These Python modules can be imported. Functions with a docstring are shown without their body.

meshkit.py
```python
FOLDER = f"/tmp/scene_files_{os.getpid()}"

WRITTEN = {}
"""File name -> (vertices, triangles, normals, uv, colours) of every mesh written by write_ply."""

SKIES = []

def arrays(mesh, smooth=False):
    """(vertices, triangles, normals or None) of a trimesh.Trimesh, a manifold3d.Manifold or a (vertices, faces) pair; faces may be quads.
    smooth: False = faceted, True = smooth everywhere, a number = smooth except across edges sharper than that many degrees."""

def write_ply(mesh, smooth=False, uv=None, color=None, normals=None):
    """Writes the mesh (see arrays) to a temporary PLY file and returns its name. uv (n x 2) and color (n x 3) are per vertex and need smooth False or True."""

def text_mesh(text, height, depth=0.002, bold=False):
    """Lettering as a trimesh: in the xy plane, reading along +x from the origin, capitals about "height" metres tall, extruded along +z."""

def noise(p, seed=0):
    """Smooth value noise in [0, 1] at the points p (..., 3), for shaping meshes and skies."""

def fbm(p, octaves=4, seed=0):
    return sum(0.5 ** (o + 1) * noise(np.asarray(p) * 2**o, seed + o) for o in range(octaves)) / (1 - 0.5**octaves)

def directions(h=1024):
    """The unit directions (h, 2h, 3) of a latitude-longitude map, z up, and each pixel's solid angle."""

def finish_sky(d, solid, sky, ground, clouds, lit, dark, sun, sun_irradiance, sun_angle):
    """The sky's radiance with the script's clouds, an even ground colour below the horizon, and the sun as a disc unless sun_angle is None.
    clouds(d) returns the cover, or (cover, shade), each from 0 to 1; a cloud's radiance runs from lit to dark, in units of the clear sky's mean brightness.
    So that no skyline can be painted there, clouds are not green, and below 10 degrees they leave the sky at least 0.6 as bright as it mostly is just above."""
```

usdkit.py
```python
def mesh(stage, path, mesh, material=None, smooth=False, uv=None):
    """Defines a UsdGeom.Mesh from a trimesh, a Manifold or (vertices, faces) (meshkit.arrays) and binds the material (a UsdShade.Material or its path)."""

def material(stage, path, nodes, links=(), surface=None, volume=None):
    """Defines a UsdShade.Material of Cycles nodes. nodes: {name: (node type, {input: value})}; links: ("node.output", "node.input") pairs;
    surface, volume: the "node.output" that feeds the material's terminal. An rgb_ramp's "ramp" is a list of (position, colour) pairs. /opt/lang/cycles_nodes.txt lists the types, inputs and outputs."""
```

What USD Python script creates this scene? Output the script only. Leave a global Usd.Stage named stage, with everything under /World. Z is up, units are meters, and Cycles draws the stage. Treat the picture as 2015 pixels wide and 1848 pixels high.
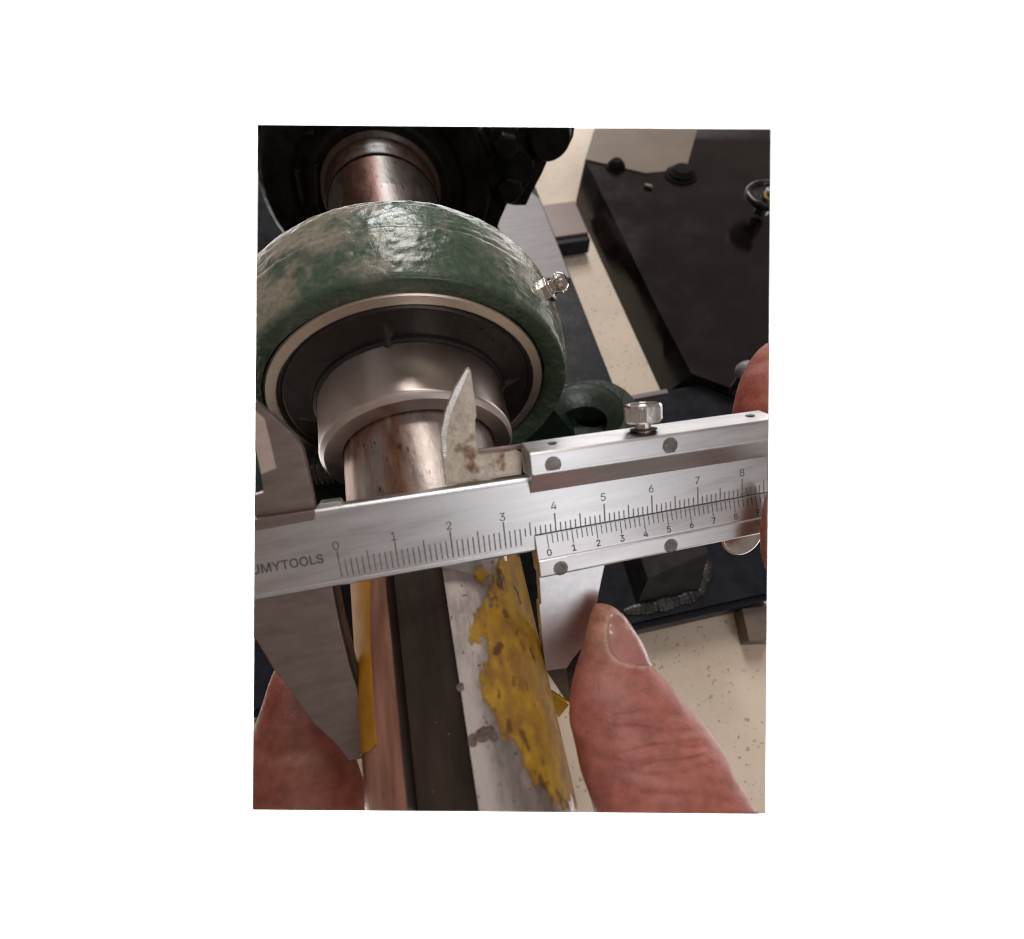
import math, random
import numpy as np, trimesh, manifold3d as m3
from shapely.geometry import Polygon, Point, box as sbox
from shapely import affinity
import usdkit, meshkit
from pxr import Usd, UsdGeom, UsdLux, UsdShade, Sdf, Gf, Vt

# ------------------------------------------------------------------ stage, camera, light
stage = Usd.Stage.CreateInMemory()
UsdGeom.SetStageUpAxis(stage, 'Z'); UsdGeom.SetStageMetersPerUnit(stage, 1.0)
UsdGeom.Xform.Define(stage, '/World')
S = 0.001                                   # everything below is written in millimetres
# origin: centre of the bearing's front face on the shaft axis; the shaft runs along y, z is up
CAM = np.array([9.5163, -86.0300, 111.3714])
CX = np.array([0.97759, -0.21052, 0.0]); CY = np.array([0.18487, 0.85848, 0.47837]); CZ = np.array([-0.10071, -0.46765, 0.87816])
cam = UsdGeom.Camera.Define(stage, '/World/camera')
mtx = Gf.Matrix4d(*CX, 0, *CY, 0, *CZ, 0, *(CAM * S), 1)
cam.AddTransformOp().Set(mtx)
cam.CreateHorizontalApertureAttr(36.0); cam.CreateFocalLengthAttr(36.0 * 975 / 2015)
cam.CreateClippingRangeAttr(Gf.Vec2f(0.005, 50.0))
cam.CreateFStopAttr(14.0); cam.CreateFocusDistanceAttr(0.118)
cam.CreateExposureAttr(0.0)

DOME, KEY, SIDE, OVER, WINDOW, BACK = 0.20, 12.5, 2.25, 3.4, 20.0, 7.4
dome = UsdLux.DomeLight.Define(stage, '/World/sky')
dome.CreateIntensityAttr(1.0)
usdkit.material(stage, '/World/Looks/room_air', {'b': ('background_shader', {'color': (1.0, 0.80, 0.70), 'strength': DOME})}, surface='b.background')
UsdShade.MaterialBindingAPI.Apply(dome.GetPrim()).Bind(UsdShade.Material.Get(stage, '/World/Looks/room_air'))

def rect_light(name, pos, target, w, h, radiance, color):
    l = UsdLux.RectLight.Define(stage, '/World/' + name)
    l.CreateWidthAttr(w); l.CreateHeightAttr(h); l.CreateIntensityAttr(radiance); l.CreateColorAttr(Gf.Vec3f(*color))
    p, t = np.array(pos, float), np.array(target, float)
    z = (p - t) / np.linalg.norm(p - t); x = np.cross([0, 0, 1.0], z); x /= np.linalg.norm(x); y = np.cross(z, x)
    l.AddTransformOp().Set(Gf.Matrix4d(*x, 0, *y, 0, *z, 0, *p, 1))
    return l
rect_light('ceiling_lamp', (0.34, 1.42, 1.65), (0, 0, 0), 0.55, 0.85, KEY, (1.0, 0.93, 0.87))
rect_light('ceiling_lamp_001', (0.46, -0.10, 1.95), (0, 0, 0), 0.24, 1.2, OVER, (1.0, 0.97, 0.95))
rect_light('window_light', (0.16, 1.85, 1.18), (0, 0, 0), 0.50, 0.30, WINDOW, (0.93, 0.98, 1.0))
for _n, _p in (('added_backdrop_lamp', (-0.60, 0.175, -0.135)), ('added_backdrop_lamp_001', (0.676, -0.09, -0.135)), ('added_backdrop_lamp_002', (0.149, 0.60, 0.175)), ('added_backdrop_lamp_003', (-0.073, -0.505, -0.44))):
    rect_light(_n, _p, np.array(_p) - CZ, 0.5, 0.5, BACK, (1, 1, 1))  # added lamps, out of view, that only whiten the backdrop
rect_light('side_lamp', (0.62, -1.60, 1.12), (0, 0, 0), 0.55, 1.6, SIDE, (0.95, 0.97, 1.0))

# ------------------------------------------------------------------ helpers
def lin(r, g, b):
    c = np.array([r, g, b]) / 255.0
    return tuple(np.where(c <= 0.04045, c / 12.92, ((c + 0.055) / 1.055) ** 2.4))
used = {}
def numbered(path):
    k = used.get(path, 0); used[path] = k + 1
    return path if k == 0 else f'{path}_{k:03d}'
def tag(prim, label=None, cat=None, group=None, kind=None):
    for k, v in (('label', label), ('category', cat), ('group', group), ('kind', kind)):
        if v: prim.SetCustomDataByKey(k, v)
    return prim
class Thing:
    def __init__(self, name, label, cat, group=None, kind=None):
        self.path = numbered('/World/' + name)
        self.prim = UsdGeom.Xform.Define(stage, self.path).GetPrim()
        tag(self.prim, label, cat, group, kind)
def tm(m):
    if isinstance(m, m3.Manifold):
        a = m.to_mesh(); return trimesh.Trimesh(a.vert_properties[:, :3], a.tri_verts, process=False)
    return m
def obj(name, mesh, mat, parent=None, smooth=False, color=None, cover=None, label=None, cat=None, group=None, kind=None):
    """One Mesh prim in metres under parent (a Thing, a prim path) or under /World; color(v) gives a colour per vertex."""
    if name != 'backdrop':
        mesh = keep(mesh)
        if mesh is None: return None
    base = parent.path if isinstance(parent, Thing) else (parent or '/World')
    path = numbered(base + '/' + name)
    v, f, n = meshkit.arrays(tm(mesh), smooth)
    g = UsdGeom.Mesh.Define(stage, path)
    g.CreatePointsAttr(Vt.Vec3fArray.FromNumpy((v * S).astype(np.float32)))
    g.CreateFaceVertexCountsAttr(Vt.IntArray.FromNumpy(np.full(len(f), 3, np.int32)))
    g.CreateFaceVertexIndicesAttr(Vt.IntArray.FromNumpy(f.astype(np.int32).ravel()))
    g.CreateSubdivisionSchemeAttr('none')
    if n is not None:
        g.CreateNormalsAttr(Vt.Vec3fArray.FromNumpy(n.astype(np.float32))); g.SetNormalsInterpolation('vertex')
    if color is not None:
        UsdGeom.PrimvarsAPI(g).CreatePrimvar('col', Sdf.ValueTypeNames.Color3fArray, 'vertex').Set(Vt.Vec3fArray.FromNumpy(np.asarray(color(v), np.float32)))
    if cover is not None:
        UsdGeom.PrimvarsAPI(g).CreatePrimvar('cover', Sdf.ValueTypeNames.FloatArray, 'vertex').Set(Vt.FloatArray.FromNumpy(np.asarray(cover(v), np.float32)))
    UsdShade.MaterialBindingAPI.Apply(g.GetPrim()).Bind(UsdShade.Material.Get(stage, '/World/Looks/' + mat))
    tag(g.GetPrim(), label, cat, group, kind)
    return path

def mat(name, c1, c2=None, rough=0.4, metal=0.0, scale=300.0, stretch=(1, 1, 1), rot=(0, 0, 0), lo=0.35, hi=0.65, detail=5.0,
        bump=0.0, bump_scale=None, bump_stretch=None, rvar=0.0, spots=None, spot_scale=900, spot_at=0.68, spot_soft=0.05, spec=0.5, coat=0.0,
        round_edge=0.0, attr=False, sss=0.0, alpha=False, aniso=0.0):
    """principled material: two tones mixed by noise (in metres), optional spots, relief, rounded edges."""
    N = {'geo': ('geometry', {}), 'map': ('mapping', {'mapping_type': 'point', 'rotation': rot, 'scale': stretch}),
         'n': ('noise_texture', {'scale': scale, 'detail': detail, 'roughness': 0.6}),
         'p': ('principled_bsdf', {'roughness': rough, 'metallic': metal, 'specular_ior_level': spec, 'coat_weight': coat})}
    L = [('geo.position', 'map.vector'), ('map.vector', 'n.vector')]
    if sss:
        N['p'][1].update(subsurface_weight=sss, subsurface_scale=0.0035, subsurface_radius=(1.0, 0.35, 0.2))
    if aniso:                               # turned steel: the tool marks run round the shaft and spread light along it
        N['p'][1].update(anisotropic=aniso, tangent=(0.0, 1.0, 0.0))
    src = None
    if attr:
        N['a'] = ('attribute', {'attribute': 'col'})
        N['rr'] = ('rgb_ramp', {'ramp': [(lo, (0.78, 0.78, 0.78)), (hi, (1.12, 1.12, 1.12))]})
        N['mx'] = ('mix_color', {'blend_type': 'multiply', 'fac': 1.0, 'use_clamp': False})
        L += [('n.fac', 'rr.fac'), ('a.color', 'mx.a'), ('rr.color', 'mx.b')]; src = 'mx.result'
    else:
        N['rr'] = ('rgb_ramp', {'ramp': [(lo, c1), (hi, c2 if c2 is not None else c1)]})
        L += [('n.fac', 'rr.fac')]; src = 'rr.color'
    if alpha:
        N['al'] = ('attribute', {'attribute': 'cover'}); L.append(('al.fac', 'p.alpha'))
    if spots is not None:
        N['sn'] = ('noise_texture', {'scale': spot_scale, 'detail': 3.0, 'roughness': 0.5})
        N['sr'] = ('rgb_ramp', {'ramp': [(spot_at, (0, 0, 0)), (spot_at + spot_soft, (1, 1, 1))]})
        N['sm'] = ('mix_color', {'blend_type': 'mix', 'b': spots})
        L += [('geo.position', 'sn.vector'), ('sn.fac', 'sr.fac'), ('sr.color', 'sm.fac'), (src, 'sm.a')]; src = 'sm.result'
    L.append((src, 'p.base_color'))
    if rvar:
        N['rv'] = ('map_range', {'from_min': 0.3, 'from_max': 0.7, 'to_min': max(0.02, rough - rvar), 'to_max': rough + rvar, 'clamp': True})
        L += [('n.fac', 'rv.value'), ('rv.result', 'p.roughness')]
    nrm = None
    if round_edge:
        N['bv'] = ('bevel', {'samples': 6, 'radius': round_edge * S}); nrm = 'bv.bevel'
    if bump:
        N['bm'] = ('mapping', {'mapping_type': 'point', 'rotation': rot, 'scale': bump_stretch or stretch})
        N['bn'] = ('noise_texture', {'scale': bump_scale or scale, 'detail': 4.0, 'roughness': 0.55})
        N['bp'] = ('bump', {'distance': bump * S, 'strength': 1.0})
        L += [('geo.position', 'bm.vector'), ('bm.vector', 'bn.vector'), ('bn.fac', 'bp.height')]
        if nrm: L.append((nrm, 'bp.normal'))
        nrm = 'bp.normal'
    if nrm: L.append((nrm, 'p.normal'))
    usdkit.material(stage, '/World/Looks/' + name, N, L, surface='p.BSDF')

# what the photograph shows of the place: nothing is modelled past these four planes (normal, offset, in millimetres)
EXTENT = [((-0.101, -0.439, -0.893), -62.7), ((-0.820, 0.408, -0.400), -87.4), ((0.216, 0.971, -0.105), -93.2), ((0.913, 0.023, -0.407), -38.6)]
def keep(m):
    m = tm(m)
    for n, d in EXTENT:
        if len(m.faces) == 0: return None
        if (np.asarray(m.vertices) @ np.array(n)).min() >= d: continue
        x = man(m)
        if x.status() == m3.Error.NoError and not x.is_empty():
            m = tm(x.trim_by_plane(list(n), d))
        else:
            n_ = np.array(n); m = trimesh.intersections.slice_mesh_plane(m, n_, n_ * d / (n_ @ n_), cap=False)
        if len(m.vertices) == 0: return None
    return m

def prism(poly, frame, a, b):
    """poly (shapely or list, in the frame's first two axes) extruded from a to b along its third; frame = (origin, e1, e2, e3)."""
    P = poly if isinstance(poly, Polygon) else Polygon(poly)
    P = P.buffer(0)
    m = trimesh.creation.extrude_polygon(P, b - a, engine='earcut'); m.apply_translation([0, 0, a])
    o, e1, e2, e3 = (np.array(x, float) for x in frame)
    v = o + m.vertices[:, :1] * e1 + m.vertices[:, 1:2] * e2 + m.vertices[:, 2:] * e3
    f = m.faces if np.dot(np.cross(e1, e2), e3) > 0 else m.faces[:, ::-1]
    return trimesh.Trimesh(v, f, process=False)
PLAN = ([0, 0, 0], [1, 0, 0], [0, 1, 0], [0, 0, 1])                 # (x, y) raised along z
FACE = ([0, 0, 0], [1, 0, 0], [0, 0, 1], [0, 1, 0])                 # (x, z) running along y
def cham(poly, frame, a, b, c):
    """prism whose far edge (at b) is chamfered by c."""
    P = poly if isinstance(poly, Polygon) else Polygon(poly)
    lo, hi = prism(P, frame, a, b - c), P.buffer(-c, join_style=2)
    pts = trimesh.util.concatenate([lo, prism(hi, frame, b - c - 0.001, b)])
    if abs(P.convex_hull.area - P.area) < 1e-6:
        return pts.convex_hull
    ring = prism(P, frame, a, b - c)
    return pts
def box(x0, x1, y0, y1, z0, z1):
    m = trimesh.creation.box([x1 - x0, y1 - y0, z1 - z0]); m.apply_translation([(x0 + x1) / 2, (y0 + y1) / 2, (z0 + z1) / 2]); return m
def lathe(profile, n=160, frame=None, closed=True):
    """profile of (r, t) points revolved about t; default axis is y through the origin."""
    pr = np.array(profile, float); a = np.linspace(0, 2 * math.pi, n, endpoint=False); k = len(pr)
    o, e1, e2, e3 = (np.array(x, float) for x in (frame or ([0, 0, 0], [1, 0, 0], [0, 0, -1], [0, 1, 0])))
    v = (o + pr[None, :, :1] * (np.cos(a)[:, None, None] * e1 + np.sin(a)[:, None, None] * e2) + pr[None, :, 1:] * e3).reshape(-1, 3)
    i = np.arange(n)[:, None]; j = np.arange(k if closed else k - 1)[None, :]
    q = lambda i, j: (i % n) * k + (j % k)
    A, B, C, D = q(i, j), q(i + 1, j), q(i + 1, j + 1), q(i, j + 1)
    f = np.concatenate([np.stack([A, B, C], -1).reshape(-1, 3), np.stack([A, C, D], -1).reshape(-1, 3)])
    m = trimesh.Trimesh(v, f, process=True); m.update_faces(m.nondegenerate_faces()); m.fix_normals(); return m
def basis(d):
    d = np.array(d, float); d /= np.linalg.norm(d)
    a = np.cross(d, [0.3, 0.1, 1.0] if abs(d[2]) < 0.9 else [1.0, 0.2, 0]); a /= np.linalg.norm(a)
    return a, np.cross(d, a), d
def rod(p0, p1, r0, r1=None, n=20, ch=0.0):
    p0, p1 = np.array(p0, float), np.array(p1, float); h = np.linalg.norm(p1 - p0); a, b, d = basis(p1 - p0); r1 = r0 if r1 is None else r1
    pr = [(0, 0), (max(r0 - ch, 0), 0), (r0, ch), (r1, h - ch), (max(r1 - ch, 0), h), (0, h)]
    return lathe(pr, n, (p0, a, b, d), closed=False)
def hexrod(p0, p1, r, ch=0.6): return rod(p0, p1, r, n=6, ch=ch)
def cat(*m): return trimesh.util.concatenate([tm(x) for x in m])
def man(t): return m3.Manifold(m3.Mesh(np.asarray(t.vertices, np.float32), np.asarray(t.faces, np.uint32)))
def fb(p, s, o=4, seed=0): return meshkit.fbm(np.asarray(p) * s, o, seed)
def ray(px, py):
    d = CX * (px - 1007.5) / 975 - CY * (py - 924) / 975 - CZ
    return d
def onz(px, py, z): d = ray(px, py); return CAM + d * (z - CAM[2]) / d[2]
def ony(px, py, y): d = ray(px, py); return CAM + d * (y - CAM[1]) / d[1]
def deep(px, py, depth): return CAM + ray(px, py) * depth
random.seed(4); rng = np.random.default_rng(4)

# ------------------------------------------------------------------ materials
mat('white_paper', (0.93, 0.93, 0.93), rough=0.9, spec=0.0)
mat('floor_tile', (0.80, 0.68, 0.55), (0.70, 0.59, 0.47), rough=0.55, scale=45, spots=(0.44, 0.37, 0.25), spot_scale=620, spot_at=0.63, spot_soft=0.06, bump=0.05, bump_scale=700)
mat('navy_paint', (0.012, 0.013, 0.018), (0.020, 0.021, 0.028), rough=0.36, spec=0.11, scale=120, rvar=0.12, bump=0.06, bump_scale=500, round_edge=0.6)
mat('grey_tone', (0.20, 0.18, 0.19), (0.26, 0.23, 0.24), rough=0.42, scale=500, stretch=(0.15, 1, 1), bump=0.05, bump_scale=900, bump_stretch=(0.08, 1, 1), round_edge=0.4)
mat('weld_metal', (0.014, 0.013, 0.016), (0.05, 0.046, 0.046), metal=0.3, rough=0.35, scale=300, bump=0.1, bump_scale=700)
mat('pink_plate', (0.22, 0.15, 0.14), (0.25, 0.17, 0.16), rough=0.35, scale=80, round_edge=0.4)
mat('black_gloss', (0.006, 0.005, 0.005), (0.011, 0.009, 0.008), rough=0.16, scale=60, rvar=0.06, bump=0.04, bump_scale=60)
mat('black_matte', (0.005, 0.004, 0.004), (0.009, 0.008, 0.007), rough=0.7, spec=0.12, scale=200)
mat('black_cast', (0.004, 0.004, 0.003), (0.012, 0.010, 0.008), rough=0.38, spec=0.15, scale=130, rvar=0.15, bump=0.5, bump_scale=220, round_edge=0.8)
mat('black_bolt', (0.012, 0.012, 0.013), (0.03, 0.03, 0.032), rough=0.28, scale=400, rvar=0.1, bump=0.1, bump_scale=600, round_edge=0.4)
mat('dark_brown', (0.030, 0.017, 0.012), (0.055, 0.032, 0.022), rough=0.33, scale=260, rvar=0.1, bump=0.12, bump_scale=400, round_edge=0.5)
mat('foot_brown', (0.13, 0.10, 0.075), (0.18, 0.14, 0.11), rough=0.5, scale=200, bump=0.1, bump_scale=300, round_edge=0.5)
mat('beige_reflection', (0.20, 0.16, 0.125), (0.24, 0.19, 0.15), rough=0.4, scale=60)  # colour of the reflection painted on the black guard
mat('green_cast', None, attr=True, rough=0.27, scale=700, rvar=0.08, bump=0.12, bump_scale=900, coat=0.1, spec=0.55)
mat('green_dark', (0.010, 0.020, 0.013), (0.018, 0.032, 0.021), rough=0.38, spec=0.25, scale=300, rvar=0.1, bump=0.25, bump_scale=420)
mat('race_steel', (0.78, 0.69, 0.58), (0.84, 0.75, 0.64), metal=1.0, rough=0.33, scale=500, spots=(0.12, 0.10, 0.08), spot_scale=1300, spot_at=0.73, bump=0.02, bump_scale=1500, round_edge=0.15)
mat('collar_steel', (0.64, 0.56, 0.52), (0.72, 0.64, 0.60), metal=1.0, rough=0.34, aniso=0.9, scale=260, stretch=(1, 0.5, 1), spots=(0.16, 0.09, 0.06), spot_scale=900, spot_at=0.745, bump=0.010, bump_scale=5000, bump_stretch=(0.02, 1, 0.02))
mat('seal_steel', (0.048, 0.042, 0.039), (0.064, 0.056, 0.051), metal=0.75, rough=0.34, scale=300, spots=(0.02, 0.015, 0.012), spot_scale=1100, spot_at=0.75, round_edge=0.2)
mat('black_rubber', (0.010, 0.009, 0.009), (0.016, 0.014, 0.014), rough=0.4, scale=300)
mat('shaft_steel', None, attr=True, metal=0.9, rough=0.40, aniso=0.6, scale=380, stretch=(1, 0.35, 1), rvar=0.08, bump=0.05, bump_scale=800, bump_stretch=(1, 0.5, 1))
mat('groove_brown', (0.018, 0.011, 0.008), (0.044, 0.029, 0.020), lo=0.28, hi=0.72, rough=0.5, spec=0.3, scale=240, stretch=(1, 0.3, 1), rvar=0.1, spots=(0.14, 0.12, 0.10), spot_scale=700, spot_at=0.73, bump=0.12, bump_scale=350)
mat('yellow_paint', None, attr=True, alpha=True, rough=0.6, spec=0.25, scale=350, bump=0.12, bump_scale=500)
mat('copper_film', (0.20, 0.09, 0.06), (0.46, 0.225, 0.16), lo=0.28, hi=0.72, rough=0.42, metal=0.25, scale=420, stretch=(1, 0.14, 1), spots=(0.12, 0.06, 0.04), spot_scale=800, spot_at=0.70, bump=0.06, bump_scale=600)
mat('flake_yellow', (0.70, 0.42, 0.02), (0.80, 0.52, 0.05), rough=0.3, scale=200)
mat('amber_paint', (0.38, 0.16, 0.012), (0.47, 0.22, 0.02), rough=0.55, spec=0.15, scale=200, bump=0.15, bump_scale=200)
mat('satin_steel', (0.60, 0.59, 0.60), (0.68, 0.67, 0.68), metal=1.0, rough=0.36, scale=420, stretch=(0.12, 1, 1), rvar=0.05, bump=0.012, bump_scale=1600, bump_stretch=(0.1, 1, 1), round_edge=0.22, spots=(0.35, 0.32, 0.30), spot_scale=900, spot_at=0.76)
mat('jaw_steel', (0.66, 0.67, 0.69), (0.74, 0.75, 0.77), metal=1.0, rough=0.38, scale=500, bump=0.02, bump_scale=900, round_edge=0.2, spots=(0.4, 0.38, 0.36), spot_scale=700, spot_at=0.76)
mat('shaded_steel', (0.27, 0.21, 0.19), (0.34, 0.275, 0.25), metal=0.9, rough=0.42, scale=500, stretch=(0.3, 1, 1), bump=0.03, bump_scale=900, round_edge=0.25)  # shade and dark reflection put into the fixed jaw's colour
mat('olive_steel', (0.15, 0.135, 0.105), (0.20, 0.18, 0.145), metal=0.2, spec=0.3, rough=0.5, scale=400)
mat('lug_paint', (0.018, 0.017, 0.020), (0.034, 0.031, 0.033), rough=0.32, spec=0.25, scale=200, bump=0.1, bump_scale=400, round_edge=0.8)
mat('worn_steel', (0.46, 0.39, 0.31), (0.62, 0.55, 0.46), metal=0.75, rough=0.45, scale=420, spots=(0.22, 0.12, 0.07), spot_scale=300, spot_at=0.56, spot_soft=0.16, bump=0.16, bump_scale=700, round_edge=0.2)
mat('bright_steel', (0.70, 0.67, 0.65), (0.78, 0.75, 0.73), metal=1.0, rough=0.2, scale=600, bump=0.03, bump_scale=900, round_edge=0.15)
mat('screw_steel', (0.14, 0.12, 0.11), (0.26, 0.23, 0.21), metal=0.8, rough=0.45, scale=900, bump=0.05, bump_scale=1200, round_edge=0.12)
mat('engraving', (0.05, 0.048, 0.048), (0.15, 0.14, 0.14), rough=0.6, scale=2500)
mat('tick_engraving', (0.13, 0.125, 0.125), (0.34, 0.33, 0.33), rough=0.6, scale=1800)
mat('zinc', (0.66, 0.60, 0.55), (0.74, 0.68, 0.62), metal=1.0, rough=0.18, scale=300, bump=0.06, bump_scale=500, round_edge=0.2)
mat('skin', None, attr=True, rough=0.50, scale=450, bump=0.13, bump_scale=1700, sss=0.12, spec=0.4)
mat('nail', None, attr=True, rough=0.30, scale=250, bump=0.03, bump_scale=500, sss=0.12, coat=0.2)
mat('grime', (0.06, 0.035, 0.03), (0.16, 0.11, 0.10), rough=0.6, scale=900)
mat('bevel_reflection', (0.62, 0.49, 0.42), (0.70, 0.57, 0.49), metal=0.4, rough=0.5, scale=500, bump=0.02, bump_scale=900)  # pinkish skin reflection put into the bevel's colour
mat('brass', (0.55, 0.36, 0.14), (0.62, 0.42, 0.18), metal=1.0, rough=0.3, scale=300)

# ------------------------------------------------------------------ setting: backdrop, floor
obj('backdrop', prism([(-1100, -1000), (1100, -1000), (1100, 1000), (-1100, 1000)], ([70, 195, -416], CX, CY, CZ), -10, 0), 'white_paper', label='plain white background all round the workpiece', kind='structure', cat='background')
FL = -62.0
fp = [(-90, -100), (90, -135), (130, -66), (160, 13), (270, 211), (-70, 320), (-110, 290)]
obj('floor', prism(fp, PLAN, FL - 8, FL), 'floor_tile', label='cream speckled floor under the navy machine frame', kind='structure', cat='floor')

# ------------------------------------------------------------------ machine frame
T = Thing('bedplate', 'navy painted flat steel bedplate under the green bearing, with a slot open to the floor', 'bedplate')
obj('long_plate', prism([(-100, 22.1), (76.8, 22.1), (76.8, 300), (-100, 300)], PLAN, FL + 0.05, -50), 'navy_paint', T)
obj('cross_beam', prism([(-90, -62.5), (112, -62.5), (145, 6), (150, 22), (-90, 22)], PLAN, FL + 0.05, -49.6), 'navy_paint', T)
obj('front_edge_strip', box(-90, 112, -64.6, -62.6, FL + 0.05, -51.5), 'navy_paint', T)
obj('plate_reflection', prism([(50, 96), (75.5, 92), (75.5, 152), (68, 170), (50, 170)], PLAN, -49.9, -47.5), 'grey_tone', T, label='grey reflection on top of the frame, built as a thin plate')  # glossy navy top reflecting, painted as a grey plate
obj('slot_bridge', box(76.9, 94.6, 126, 152, -60, -51.2), 'pink_plate', T)
obj('slot_bridge_lip', box(76.9, 94.6, 121.8, 125.9, -60, -52.5), 'navy_paint', T)
obj('slot_edge_glint', prism([(76.9, 20.6), (97, 20.6), (97, 22.6), (76.9, 22.6)], PLAN, -50.5, -49.2), 'grey_tone', T)  # catch light on the slot's edge, built as a grey strip
# welded lug with a bead
lug = man(prism([(58, -57), (80, -56), (80, -36), (58, -36)], PLAN, -49.55, -44)).hull()
lg = trimesh.Trimesh(*[np.array(x) for x in ([(62, -50, -41), (84, -50, -41), (84, -30, -41), (58, -30, -41), (58, -58, -49.5), (82, -60, -49.5), (86, -48, -49.5), (86, -30, -49.5), (56, -30, -49.5)], [])] if False else [np.zeros((0, 3)), np.zeros((0, 3), int)])
lugh = trimesh.PointCloud([(60, -52, -40), (82, -48, -40), (82, -28, -40), (60, -28, -40), (57, -57, -49.5), (78, -57, -49.5), (83, -49, -49.5), (83, -28, -49.5), (57, -28, -49.5)]).convex_hull
lp = obj('welded_lug', lugh, 'lug_paint', T, label='bevelled lug welded on the front of the frame')
def bead(path, r0, seed):
    pth = np.array(path, float); dd = np.r_[0, np.cumsum(np.linalg.norm(np.diff(pth, axis=0), axis=1))]
    t_ = np.arange(0, dd[-1], 0.18); c = np.c_[[np.interp(t_, dd, pth[:, k]) for k in range(3)]].T
    tg = np.gradient(c, axis=0); tg /= np.linalg.norm(tg, axis=1)[:, None]; sd_ = np.cross([0, 0, 1.0], tg); V_ = []
    for k, (p_, s_) in enumerate(zip(c, sd_)):
        q_ = np.array([p_]); nz = fb(q_, 0.45, 3, seed)[0]; fade = math.sin(math.pi * min(1, max(0.02, (k + 1) / len(c)))) ** 0.3
        for w_ in np.linspace(0, 2 * math.pi, 20, endpoint=False):
            ph = t_[k] / 1.5 + 0.35 * abs(math.cos(w_)) + 1.3 * nz
            rr_ = r0 * fade * (0.45 + 1.1 * nz + 0.08 * abs(math.sin(ph * math.pi)))
            V_.append(p_ + s_ * math.cos(w_) * rr_ * 1.5 + np.array([0, 0, 1]) * math.sin(w_) * rr_ * 0.6)
    n_, m_ = 20, len(c); V_ = np.array(V_ + [c[0], c[-1]]); f_ = []
    for i in range(m_ - 1):
        for j in range(n_):
            a0, a1, b0_, b1 = i * n_ + j, i * n_ + (j + 1) % n_, (i + 1) * n_ + j, (i + 1) * n_ + (j + 1) % n_
            f_ += [(a0, b0_, b1), (a0, b1, a1)]
    for j in range(n_): f_ += [(n_ * m_, j, (j + 1) % n_), (n_ * m_ + 1, (m_ - 1) * n_ + (j + 1) % n_, (m_ - 1) * n_ + j)]
    t = trimesh.Trimesh(V_, f_, process=False); t.fix_normals(); return t
beads = [bead([(52, -58.6, -49.4), (64, -58.9, -49.4), (79, -58.2, -49.4)], 1.5, 3), bead([(78, -58.6, -49.4), (84, -50.5, -49.4), (84.2, -42, -49.4)], 1.2, 8)]
obj('weld_bead', cat(*beads), 'weld_metal', lp, smooth=True)

# dark block on the floor by the right edge
T = Thing('levelling_foot', 'small dark brown foot block on the cream floor in front of the frame', 'machine foot')
obj('block', prism([(90, -75), (101, -77), (104, -66), (92, -64.8)], PLAN, FL + 0.02, FL + 7), 'foot_brown', T)

# ------------------------------------------------------------------ black guard on the right
T = Thing('machine_guard', 'glossy black sheet metal guard beside the floor slot', 'machine guard')
gv = [(101, 28, FL + 0.05), (100, 165, FL + 0.05), (106.5, 55, -45), (107.0, 177, -45), (107.3, 25, -45), (232, 183, -45), (240, 195, FL + 0.05), (128, 8, -45), (128, 6, FL + 0.05), (117.6, 206, FL + 0.05), tuple(onz(1170, 252, -62) + [0, 0, 0.05]), tuple(onz(1171, 252, -45)), (160, 0, -45), (160, 0, FL + 0.05)]
obj('guard_shell', trimesh.PointCloud(gv).convex_hull, 'black_gloss', T)

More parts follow.
